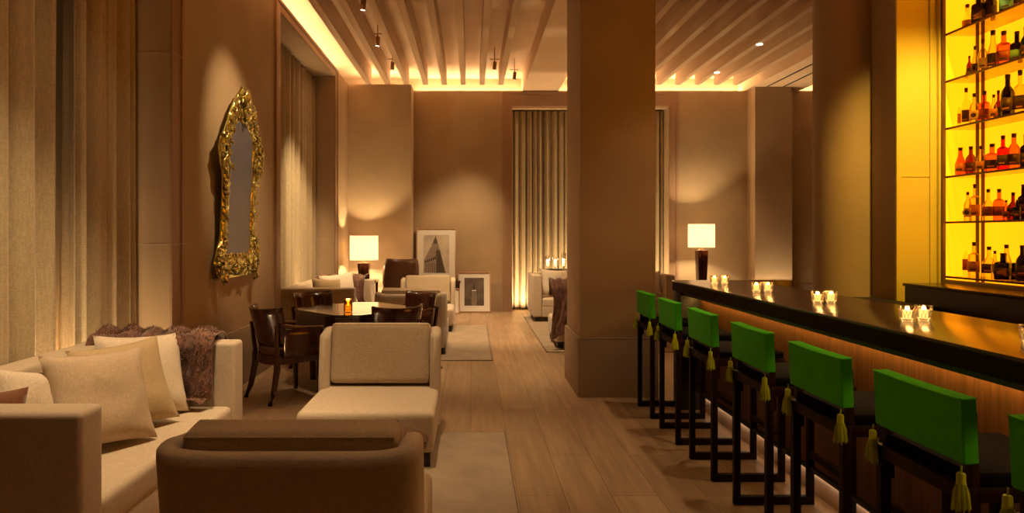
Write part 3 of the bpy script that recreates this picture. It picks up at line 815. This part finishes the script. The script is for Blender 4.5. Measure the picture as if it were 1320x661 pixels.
# brown leather wing chair at the back
t = thing('wing_chair', 'dark brown leather chair with high curved back beside the table lamp', 'chair', (-1.25, 11.75, 0), 0)
def wb(u, v):
    a = R(-95+190*u); z = .36+.72*v
    e = (abs(2*u-1))**3
    q = abs(2*u-1); zz = .36+.70*v + .05*v*q**2 - .38*v*max(0, (q-.62)/.38)**1.5
    r = .27+.03*v
    return Vector((r*math.sin(a)*1.0, (r+.06*v)*math.cos(a)*.8, zz))
b = B(); b.grid(wb, 36, 10); o = b.build('backrest', 'brown_leather', t); solidify(o, .05)
b = B(); b.box((0, -.08, .38), (.50, .52, .16), .04, 4); b.build('seat', 'brown_leather', t)
for x in (-.2, .2):
    for y in (-.28, .17):
        b = B(); b.box((x, y, .15), (.04, .04, .30), .003, taper=.7); b.build('leg', 'dark_wood', t)

# ------------------------------------------------------------------ lamps
def lamp(label, loc, bw, bh, sw, sh, power):
    t = thing('table_lamp', label, 'lamp', loc)
    b = B(); b.box((0, 0, bh/2), (bw, bw, bh), .006, taper=.78); b.build('lamp_base', 'dark_wood', t)
    b = B(); b.cyl((0, 0, bh+.03), .012, .08, 12); b.cyl((0, 0, bh+.008), .05, .016, 20); b.build('neck', 'brass', t)
    z0 = bh+.05
    b = B(); b.lathe([(sw/2, z0), (sw/2, z0+sh)], n=48)
    bm = b.bm
    for f in [f for f in bm.faces if len(f.verts) > 4]: bm.faces.remove(f)
    o = b.build('lamp_shade', 'shade', t); solidify(o, .003)
    b = B()
    for z in (z0, z0+sh):
        b.tube([(sw/2*math.cos(a*PI/16), sw/2*math.sin(a*PI/16), z) for a in range(33)], .005, 6)
    b.build('shade_rim', 'brass', o)
    b = B(); b.ball((0, 0, z0+sh*.4), .03, n=12); b.build('bulb', emis('bulb', (1, .7, .4), 20), t)
    point((loc[0], loc[1], loc[2]+z0+sh*.4), power, .04, (1, .72, .38), 'lamp_light')
    return t
def sidetab(label, x, y, h, s=.5):
    t = thing('side_table', label, 'side table', (x, y, 0))
    b = B(); b.box((0, 0, h-.02), (s, s, .04), .004); b.build('table_top', 'dark_wood', t)
    for i in (-1, 1):
        for j in (-1, 1):
            b = B(); b.box((i*(s/2-.04), j*(s/2-.04), (h-.04)/2), (.045, .045, h-.04), .003); b.build('leg', 'dark_wood', t)
    b = B(); b.box((0, 0, .15), (s-.08, s-.08, .02), .003); b.build('lower_shelf', 'dark_wood', t)
sidetab('dark square side table under the lamp at the left', -1.92, 11.85, .70, .48)
lamp('table lamp with cream drum shade and dark block base, beside the far left sofa', (-1.92, 11.85, .70), .21, .30, .50, .445, 70)
sidetab('dark square side table under the lamp past the bar', 4.30, 12.3, .50, .5)
lamp('table lamp with cream drum shade and tall dark base, beyond the bar', (4.30, 12.3, .50), .19, .72, .475, .44, 70)

# ------------------------------------------------------------------ framed photographs
def tower(b, w_, h_, kind):
    """flat photographic print: sky, a generic stepped tower seen from below; surface layers half a millimetre thick"""
    b.span((-w_/2, 0, 0), (w_/2, .002, h_), mi=0)
    def poly(pts, mi, lv): b.prism([(p[0]*w_-w_/2, p[1]*h_) for p in pts], -.0004*lv, .0005, mi=mi, plane='XZ')
    if kind == 0:
        poly([(.02, .0), (.50, .0), (.50, .70), (.40, .72), (.28, .68), (.03, .34)], 2, 1)
        poly([(.50, .0), (.86, .0), (.74, .32), (.64, .60), (.55, .72), (.50, .70)], 1, 1)
        poly([(.30, .64), (.62, .60), (.58, .76), (.33, .79)], 2, 2)
        poly([(.36, .78), (.55, .76), (.52, .88), (.41, .89)], 1, 2)
        poly([(.42, .88), (.50, .88), (.465, .98)], 1, 2)
        for k in range(6): poly([(.06+.075*k, .26+.018*k), (.105+.075*k, .27+.018*k), (.105+.075*k, .33+.022*k), (.06+.075*k, .32+.022*k)], 3, 2)
        for r in range(4):
            for k in range(5): poly([(.10+.08*k, .04+.055*r), (.125+.08*k, .04+.055*r), (.125+.08*k, .07+.055*r), (.10+.08*k, .07+.055*r)], 3, 2)
        for r in range(7):
            for k in range(3): poly([(.54+.075*k-.012*r, .04+.08*r), (.565+.075*k-.012*r, .04+.08*r), (.565+.075*k-.012*r, .08+.08*r), (.54+.075*k-.012*r, .08+.08*r)], 3, 2)
    else:
        poly([(.36, 0), (.62, 0), (.60, .48), (.38, .48)], 2, 1); poly([(.41, .48), (.57, .48), (.55, .60), (.43, .60)], 1, 2)
        poly([(.45, .60), (.53, .60), (.495, .88)], 3, 2)
        poly([(.38, .52), (.60, .52), (.60, .56), (.38, .56)], 4, 3)
        for r in range(9):
            for k in range(3): poly([(.40+.07*k, .03+.048*r), (.43+.07*k, .03+.048*r), (.43+.07*k, .055+.048*r), (.40+.07*k, .055+.048*r)], 3, 2)
        poly([(.0, .0), (.34, .0), (.33, .22), (.2, .25), (.05, .2), (0, .2)], 1, 1); poly([(.64, 0), (1, 0), (1, .18), (.85, .22), (.66, .2)], 1, 1)
def picture(label, cx, y, z, w_, h_, iw, ih, iz, tilt, kind):
    t = thing('framed_photograph', label, 'picture', (cx, y, z)); t.rotation_euler.x = tilt
    fw = .022
    b = B()
    for s in (-1, 1): b.box((s*(w_/2-fw/2), 0, h_/2), (fw, .035, h_), .002)
    b.box((0, 0, fw/2), (w_-2*fw, .035, fw), .002); b.box((0, 0, h_-fw/2), (w_-2*fw, .035, fw), .002)
    b.build('frame', 'frame_wood', t)
    b = B(); b.box((0, .004, h_/2), (w_-2*fw, .012, h_-2*fw)); b.build('mat_board', 'white_mat', t)
    b = B(); tower(b, iw, ih, kind)
    b.build('photograph', ['photo_sky' if kind == 0 else 'photo_sky2', 'photo_mid', 'photo_light', 'photo_dark', 'white_mat'], t, smooth=False, loc=(0, -.0035, iz))
    return t
TB = .62
t = thing('low_bench', 'low dark bench against the back wall carrying the large picture', 'bench', (-.64, 12.76, 0))
b = B(); b.box((0, 0, TB-.02), (.88, .26, .04), .004); b.build('bench_top', 'dark_wood', t)
for s in (-1, 1):
    b = B(); b.box((s*.40, 0, (TB-.04)/2), (.05, .24, TB-.04), .003); b.build('bench_side', 'dark_wood', t)
picture('large framed photograph of a stepped stone tower with white mat', -.672, 12.80, TB+.002, .785, 1.02, .50, .74, .145, R(-5), 0)
picture('smaller framed night photograph of a slim skyscraper standing on the floor', .065, 12.76, .006, .645, .785, .38, .54, .13, R(-9), 1)
picture('small white framed picture half hidden behind the far beige armchair', -.42, 12.58, .003, .42, .48, .24, .30, .09, R(-8), 1)

# ------------------------------------------------------------------ console with hurricane candles behind the back sofa
t = thing('console_table', 'dark console table behind the sofa carrying glass hurricanes', 'table', (2.2, 12.58, 0))
b = B(); b.box((0, 0, .835), (1.75, .36, .04), .004); b.build('table_top', 'foot', t)
for s in (-1, 1):
    b = B(); b.box((s*.83, 0, .4075), (.05, .3, .815), .003); b.build('table_side', 'foot', t)
hur = None
for i, (x, h, y) in enumerate(((1.46, .25, 12.55), (1.60, .22, 12.50), (1.77, .30, 12.62), (1.88, .2, 12.5))):
    t = thing('hurricane_candle', 'stemmed glass hurricane with lit candle, %s on the back console' % ['leftmost', 'second from left', 'tallest', 'low one nearest the column'][i], 'candle holder', (x, y, .855), 0, 'hurricane candles on the console')
    b = B(); b.lathe([(0, 0), (.045, 0), (.04, .008), (.008, .015), (.008, .045), (.03, .06), (.05, .09), (.045, h-.06), (.055, h), (.052, h), (.042, h-.06), (.046, .092), (.02, .066), (0, .062)], n=24); b.build('glass_vase', 'clear', t)
    b = B(); b.cyl((0, 0, .105), .03, .075, 16); b.build('candle', emis('lit_candle%d' % i, (1, .72, .4), 2.2), t)
    b = B(); b.ball((0, 0, .158), .007, (1, 1, 2.2), n=8); b.build('flame', 'flame', t)
    point((x, y, .855+.17), 1.2, .02, (1, .6, .25), 'candle_light')

# ------------------------------------------------------------------ curtains
def curtain(label, p0, p1, z0, z1, nfold, amp, seed, matn='curtain', group=None):
    p0 = Vector((*p0, 0)); p1 = Vector((*p1, 0)); d = p1-p0; L = d.length; d.normalize(); n = Vector((-d.y, d.x, 0))
    rnd = random.Random(seed); ks = [rnd.uniform(.55, 1.6) for _ in range(nfold)]; tot = sum(ks); ed = [0]
    for k in ks: ed.append(ed[-1]+k/tot)
    am = [rnd.uniform(.45, 1.15) for _ in ks]
    def f(u, v):
        i = 0
        while i < nfold-1 and u > ed[i+1]: i += 1
        loc = (u-ed[i])/(ed[i+1]-ed[i])
        a = amp*am[i]*(.8+.25*(1-v))
        ph = 2*PI*loc
        off = a*(1-math.cos(ph))*.5*2 - amp
        off += .25*a*math.sin(2*ph+i)
        sway = .012*noise.noise(Vector((u*nfold*.5, v*1.5, seed)))
        return p0+d*(L*(u)+.25*a*math.sin(ph)*(1))+n*(off+sway)+Vector((0, 0, z0+(z1-z0)*v))
    t = thing('curtain', label, 'curtain', (0, 0, 0), 0, group)
    b = B(); b.grid(f, nfold*20, 14); o = b.build('drape', matn, t, ang=80); solidify(o, .004)
    b = B(); a = p0-d*.02; c = p1+d*.02; b.tube([(a.x, a.y, z1+.015), (c.x, c.y, z1+.015)], .014, 8); b.build('curtain_track', 'trim', t)
    return t
curtain('pale linen curtain at the far left frame edge beside the large sofa', (-2.67, 3.2), (-2.67, 4.06), .02, 4.15, 4, .12, 3)
curtain('pale linen curtain behind the large sofa, next to the plaster panel', (-2.66, 4.26), (-2.66, 5.02), .02, 4.15, 5, .10, 8)
curtain('linen curtain in the far left window bay above the far sofa', (-2.72, 8.0), (-2.72, 11.1), .02, 4.15, 11, .10, 12)
curtain('dark edged linen curtain at the left of the back window', (OX0+.02, YB+.44), (1.95, YB+.44), .02, OZ-.03, 9, .09, 21)
curtain('linen curtain at the right of the back window, seen past the column', (2.6, YB+.42), (OX1-.02, YB+.42), .02, OZ-.03, 10, .09, 25)
b = B(); b.span((1.9, YB+.50, 0), (2.7, YB+.52, OZ)); tag(b.build('window_blind', 'curtain', smooth=False), 'flat woven blind between the back curtains, behind the square column', 'blind')
# pale strip standing in for the lit soffit above the back curtains
b = B(); b.span((OX0, YB+.02, OZ-.035), (OX1, YB+.06, OZ)); struct(b.build('trim_6', 'ceil'))

# ------------------------------------------------------------------ gilt mirror
MY, MZ = 6.36, 1.10
mir = thing('wall_mirror', 'tall ornate gilt rococo mirror hanging on the left wall', 'mirror', (XL+.035, MY, MZ), 0)
mir.rotation_euler.y = R(2.2)
# local: y along the wall, z up, +x out of the wall.
def interp(tab, s):
    for (a, va), (c, vc) in zip(tab, tab[1:]):
        if s <= c:
            k = (s-a)/(c-a); k = k*k*(3-2*k); return va+(vc-va)*k
    return tab[-1][1]
OUT = [(0, .44), (.06, .50), (.14, .57), (.26, .52), (.36, .45), (.60, .43), (.95, .44), (1.06, .52), (1.18, .57), (1.28, .53), (1.36, .43), (1.50, .34), (1.62, .25), (1.72, .15), (1.80, .05), (1.83, .02)]
INN = [(0, .305), (1.20, .305), (1.32, .28), (1.40, .22), (1.46, .13), (1.50, .03)]
# the frame is swept as a band between inner and outer outlines
def outline(tab, zs, yscale=1): return [(interp(tab, z)*yscale, z) for z in zs]
N_ = 150
def band(side):
    def f(u, v):
        # u: bottom centre -> up the side -> crest tip ; v: inner -> outer
        if u < .16:
            k = u/.16; inn = Vector((.305*k, .235)); out = Vector((.46*k, .015+.045*math.sin(k*PI)*(-1)))
            out = Vector((.50*k, .03-.02*math.cos(k*PI*2)))
        else:
            k = (u-.16)/.84
            zi = .235+(1.48-.235)*k; zo = .01+.02+(1.83-.03)*k
            inn = Vector((interp(INN, zi), zi)); out = Vector((interp(OUT, zo), zo))
        # blend so outer ends at tip
        q = inn.lerp(out, v)
        prof = math.sin(PI*min(1, max(0, v)))**.5
        rel = noise.noise(Vector((q.x*side*16, q.y*16, 3)))*.5+noise.noise(Vector((q.x*34, q.y*34, 9)))*.35
        ridge = .35*abs(math.sin(v*PI*3))
        h = .014+prof*(.024+.034*rel+.014*ridge)
        return Vector((h, side*q.x, q.y))
    return f
b = B()
for s in (-1, 1): b.grid(band(s), N_*2, 22)
bmesh.ops.recalc_face_normals(b.bm, faces=b.bm.faces)
fb = b
b = B()                                              # backing board with thickness
zs = [i*1.83/40 for i in range(41)]
pts = [(interp(OUT, z)*.93, z) for z in zs]+[(-interp(OUT, z)*.93, z) for z in reversed(zs)]
b.prism(pts, -.008, .014, plane='YZ'); b.build('backing', 'gold', mir)
b = B()
zs = [.22+i*(1.26)/30 for i in range(31)]
pts = [(interp(INN, z)+.012, z) for z in zs]+[(-interp(INN, z)-.012, z) for z in reversed(zs)]
b.prism(pts, .014, .020, plane='YZ'); b.build('mirror_glass', 'glass_mirror', mir)
rnd = random.Random(11)
def scroll(b, y, z, r, turns, a0, dirn, th, h=.042):
    pts = []; rad = []
    n = int(18*turns)
    for i in range(n+1):
        k = i/n; a = a0+dirn*turns*2*PI*k; rr = r*(1-k*.82)
        pts.append((h+.02*k, y+rr*math.cos(a), z+rr*math.sin(a))); rad.append(th*(1-.45*k))
    b.tube(pts, rad, 7)
def leaf(b, y, z, L, a, h=.045, wd=.3):
    b.ball((h, y, z), L, (.35, 1, wd), n=10, rot=(a, 0, 0))
b = fb
for s in (-1, 1):
    for z, r, a0, d in ((.10, .085, 0, 1), (.20, .05, 2, -1), (.33, .06, 1.2, 1), (1.05, .06, 4, 1), (1.16, .085, 5, -1), (1.27, .07, 0, 1), (1.37, .06, 1, -1), (1.48, .055, 2, 1), (1.58, .045, 3, -1)):
        y = s*(interp(OUT, z)-r*.7); scroll(b, y, z, r, 1.3, (a0 if s > 0 else PI-a0), d*s, .017)
    for k in range(26):
        z = .30+k*.032; y = s*(.345+.075*(k % 2)+rnd.uniform(-.01, .01)); leaf(b, y, z, rnd.uniform(.022, .032), s*rnd.uniform(.3, 1.2), .035, .4)
    for k in range(46):
        z = rnd.uniform(1.0, 1.78); o_ = interp(OUT, z); i_ = interp(INN, z)+.03 if z < 1.46 else 0
        y = s*rnd.uniform(i_, o_); leaf(b, y, z, rnd.uniform(.02, .045), rnd.uniform(0, PI), rnd.uniform(.03, .065), .35)
    for k in range(24):
        z = rnd.uniform(.02, .24); y = s*rnd.uniform(0, .5); leaf(b, y, z, rnd.uniform(.02, .04), rnd.uniform(0, PI), rnd.uniform(.03, .06), .35)
    for k in range(16):
        z = rnd.uniform(.02, 1.75); y = s*(interp(OUT, z)+.0); leaf(b, y, z, rnd.uniform(.025, .045), s*rnd.uniform(.2, 1.0), .05, .45)
    scroll(b, s*.12, .10, .06, 1.4, PI/2, s, .016); scroll(b, s*.44, .0, .045, 1.2, 0, -s, .018, .05)
    b.tube([(.06, s*.40, .03), (.07, s*.43, -.02), (.05, s*.40, -.05)], [.03, .028, .012], 8)
for s in (-1, 1):
    scroll(b, s*.05, 1.60, .07, 1.3, PI/2, s, .02, .06)
for k in range(7): leaf(b, (k-3)*.022, 1.74-.02*abs(k-3), .065, PI/2+(k-3)*-.22, .06, .22)
for k in range(5): leaf(b, (k-2)*.03, 1.55, .045, PI/2+(k-2)*-.35, .065, .25)
b.ball((.075, 0, 1.60), .03, n=12)
b.build('frame', 'gold', mir, ang=60)

# ------------------------------------------------------------------ ceiling spotlights on stems
for i, (x, y, lab) in enumerate(((-1.37, 9.7, 'left, halfway to the back wall'), (-1.32, 11.1, 'above the far left sofa end'), (.40, 11.1, 'above the way to the pictures'), (.78, 11.8, 'rightmost, nearest the back curtain'), (-1.33, 8.15, 'cut by the top frame edge'))):
    t = thing('ceiling_spotlight', 'small brass cylinder ceiling spotlight between the beams, '+lab, 'spotlight', (x, y, CT), 0, 'ceiling spotlights')
    b = B(); b.box((0, 0, -.2), (.16, .02, .012), .002); b.tube([(0, 0, 0), (0, 0, -.245)], .008, 8); b.build('stem', 'brass', t)
    b = B(); b.cyl((0, 0, -.31), .032, .13, 20, rot=(R(8), R(6), 0), bev=.003); b.build('lamp_head', 'brass', t)
    b = B(); b.cyl((.007*-1, .009, -.377), .027, .004, 20, rot=(R(8), R(6), 0)); b.build('lens', emis('lens%d' % i, (1, .85, .65), 5 if i in (0, 4) else .6), t)

# ------------------------------------------------------------------ bottles
BC = {
 'red': tinted('bottle_red', (.85, .10, .02), .03), 'amber': tinted('bottle_amber', (.95, .42, .06), .03), 'dark': tinted('bottle_dark', (.06, .015, .006), .06),
 'clear': tinted('bottle_clear', (.93, .86, .6), .04), 'brown': tinted('bottle_brown', (.42, .09, .02), .04), 'green': tinted('bottle_green', (.05, .14, .04), .05)}
BL = {'dark': mat('label_dark', (.05, .02, .01), .5), 'cream': mat('label_cream', (.55, .36, .16), .6), 'red': mat('label_red', (.25, .04, .01), .5), 'amber': mat('label_amber', (.45, .17, .03), .5), 'green': mat('label_green', (.12, .30, .18), .5)}
CAPM = mat('bottle_cap', (.05, .008, .003), .4)
def prof(style, h, r):
    if style == 'round': return [(0, 0), (r*.95, 0), (r, .008), (r, h*.55), (r*.85, h*.63), (r*.38, h*.74), (r*.34, h*.93), (r*.40, h*.935), (0, h*.94)]
    if style == 'taper': return [(0, 0), (r*.95, 0), (r, .008), (r, h*.40), (r*.8, h*.52), (r*.42, h*.72), (r*.32, h*.93), (0, h*.94)]
    if style == 'square': return [(0, 0), (r*.95, 0), (r, .008), (r, h*.58), (r*.9, h*.64), (r*.36, h*.70), (r*.34, h*.92), (0, h*.93)]
    if style == 'flask': return [(0, 0), (r*1.0, 0), (r*1.1, .01), (r*1.15, h*.35), (r*1.05, h*.5), (r*.6, h*.6), (r*.34, h*.68), (r*.32, h*.92), (0, h*.93)]
    if style == 'bell': return [(0, 0), (r*1.0, 0), (r*1.05, .01), (r*.95, h*.3), (r*1.1, h*.45), (r*.9, h*.58), (r*.36, h*.72), (r*.34, h*.93), (0, h*.94)]
def bottle(label, loc, style, h, r, col, lab, labh=(.15, .45), cap='dark', emblem=None, rz=0):
    t = thing('bottle', label, 'bottle', loc, rz, 'bottles on the back bar shelves')
    sq = 5 if style in ('square', 'flask') else None
    b = B(); b.lathe(prof(style, h, r), n=24, sq=sq); b.build('glass_body', BC[col], t)
    b = B(); b.cyl((0, 0, h*.965), r*.40, h*.075, 16, bev=.002); b.cyl((0, 0, h*.91), r*.37, h*.04, 16); b.build('cap', CAPM, t)
    if lab:
        z0, z1 = h*labh[0], h*labh[1]; rr = (r*1.12 if style in ('flask', 'bell') else r)*1.015
        b = B(); tb = bmesh.new(); n = 14; vs_ = []
        for i in range(n+1):
            a = PI+R(-68+136*i/n); x, y = math.cos(a), math.sin(a)
            if sq: k = (abs(x)**sq+abs(y)**sq)**(-1/sq); x *= k; y *= k
            vs_.append((tb.verts.new((rr*x, rr*y, z0)), tb.verts.new((rr*x, rr*y, z1))))
        for a, c in zip(vs_, vs_[1:]): tb.faces.new((a[0], c[0], c[1], a[1]))
        b._merge(tb); o = b.build('paper_label', BL[lab], t); solidify(o, .0006)
        b = B(); b.box((-rr*1.01, 0, z0+.018), (.0012, r*1.0, .012)); b.build('label_band', BL['dark'] if lab != 'dark' else BL['amber'], o)
        if emblem == 'triangle':
            b = B(); c = (z0+z1)/2; b.prism([(-.03, c+.03), (-.03, c-.03), (.03, c)], -rr*1.02-.001, -rr*1.02, plane='YZ'); b.build('label_emblem', BL['amber'], o)
        if emblem == 'disc':
            b = B(); c = (z0+z1)/2; b.cyl((-rr*1.02, 0, c), .028, .001, 24, rot=(0, PI/2, 0)); b.build('label_emblem', BL['cream'], o)
            b = B(); b.cyl((-rr*1.02-.001, 0, c), .017, .001, 24, rot=(0, PI/2, 0)); b.build('label_emblem', BL['dark'], o)
    return t
# (px, height px, style, half width px, glass, label) read along each shelf, turned into places on the shelf
rows = {
 5: [(1232.7, 36, 'round', 5.5, 'red', 'dark'), (1247, 38, 'taper', 5.5, 'clear', 'amber'), (1262, 44, 'square', 7, 'dark', 'dark', 'triangle'), (1277, 50, 'round', 6.5, 'dark', 'dark'), (1298, 46, 'square', 7, 'dark', 'green'), (1313, 48, 'round', 6, 'dark', 'dark')],
 4: [(1230, 33, 'flask', 5, 'clear', 'red'), (1241.5, 24, 'square', 4, 'dark', 'dark'), (1249.5, 29, 'round', 3, 'brown', 'dark'), (1257, 42, 'taper', 4, 'clear', 'dark'), (1267, 45, 'round', 5, 'clear', 'cream'), (1280, 55, 'taper', 6.5, 'clear', 'dark'), (1294, 47, 'square', 7, 'amber', 'red'), (1311, 44, 'square', 6.5, 'dark', 'green'), (1322, 44, 'round', 5, 'green', 'dark')],
 3: [(1234, 42, 'square', 4.5, 'clear', 'amber'), (1245, 52, 'round', 5.5, 'clear', 'dark'), (1256, 41, 'round', 5, 'clear', 'cream', 'disc'), (1269, 43, 'square', 5.5, 'amber', 'red'), (1281, 34, 'taper', 4, 'clear', 'amber'), (1287, 40, 'flask', 4, 'brown', 'dark'), (1299, 56, 'round', 7, 'dark', 'dark'), (1315, 60, 'square', 6, 'clear', 'dark')],
 2: [(1238, 37, 'taper', 6, 'red', 'amber'), (1251.5, 38, 'round', 5.5, 'brown', 'dark'), (1265, 36, 'taper', 5.5, 'clear', 'amber'), (1279, 38, 'square', 7, 'amber', 'dark'), (1293, 46, 'square', 5.5, 'red', 'dark'), (1307, 48, 'round', 6.5, 'amber', 'dark'), (1322, 44, 'square', 5, 'dark', 'dark')],
 1: [(1229, 43, 'round', 4.5, 'clear', 'amber'), (1240, 49, 'round', 5, 'brown', 'dark'), (1247.5, 38, 'round', 4, 'clear', 'cream', 'disc'), (1257, 48, 'square', 5.5, 'clear', 'amber'), (1274, 41, 'flask', 5, 'clear', 'red'), (1288, 41, 'square', 5.5, 'amber', 'red'), (1297, 26, 'round', 3.5, 'amber', 'red'), (1306, 36, 'flask', 5, 'brown', 'dark'), (1311.5, 26, 'square', 4, 'dark', 'dark'), (1319, 46, 'square', 5, 'dark', 'dark')],
 0: [(1232, 50, 'round', 5.5, 'clear', None), (1243.5, 48, 'taper', 5, 'clear', 'red'), (1256, 45, 'square', 6, 'clear', 'amber'), (1275, 40, 'flask', 6, 'clear', 'dark'), (1282.5, 36, 'taper', 4, 'clear', None), (1293.5, 34, 'square', 8.5, 'dark', 'dark', 'triangle'), (1297.5, 44, 'taper', 6, 'clear', None), (1307.5, 22, 'square', 4, 'dark', 'dark'), (1318, 46, 'round', 6.5, 'dark', 'dark')]}
shn = ['lowest', 'second lowest', 'third lowest', 'third highest', 'second highest', 'highest']
on = ['first', 'second', 'third', 'fourth', 'fifth', 'sixth', 'seventh', 'eighth', 'ninth', 'tenth']
gn = {'red': 'red', 'amber': 'amber', 'dark': 'dark', 'clear': 'clear', 'brown': 'brown', 'green': 'dark green'}
rb = random.Random(3)
for s, lst in rows.items():
    z = SHELVES[s]
    for k, it in enumerate(lst):
        px, hp, st, hw, gc, lb = it[:6]; em = it[6] if len(it) > 6 else None
        X = 3.84+(.05 if k % 2 else 0.0)
        if hw >= 8: X = 3.83
        if (px, s) in ((1297.5, 0),): X = 3.92
        Y = X*850/(px-607)
        h = hp*Y/850; r = hw*Y/850*1.05
        bottle('%s glass bottle, %s from left on the %s visible shelf' % ({'round': 'tall round', 'taper': 'sloping', 'square': 'square', 'flask': 'bulging', 'bell': 'bell'}[st]+' '+gn[gc], on[k], shn[s]),
               (X, Y, z+.001), st, h, r, gc, lb, emblem=em, rz=rb.uniform(-.1, .1)+R(38))
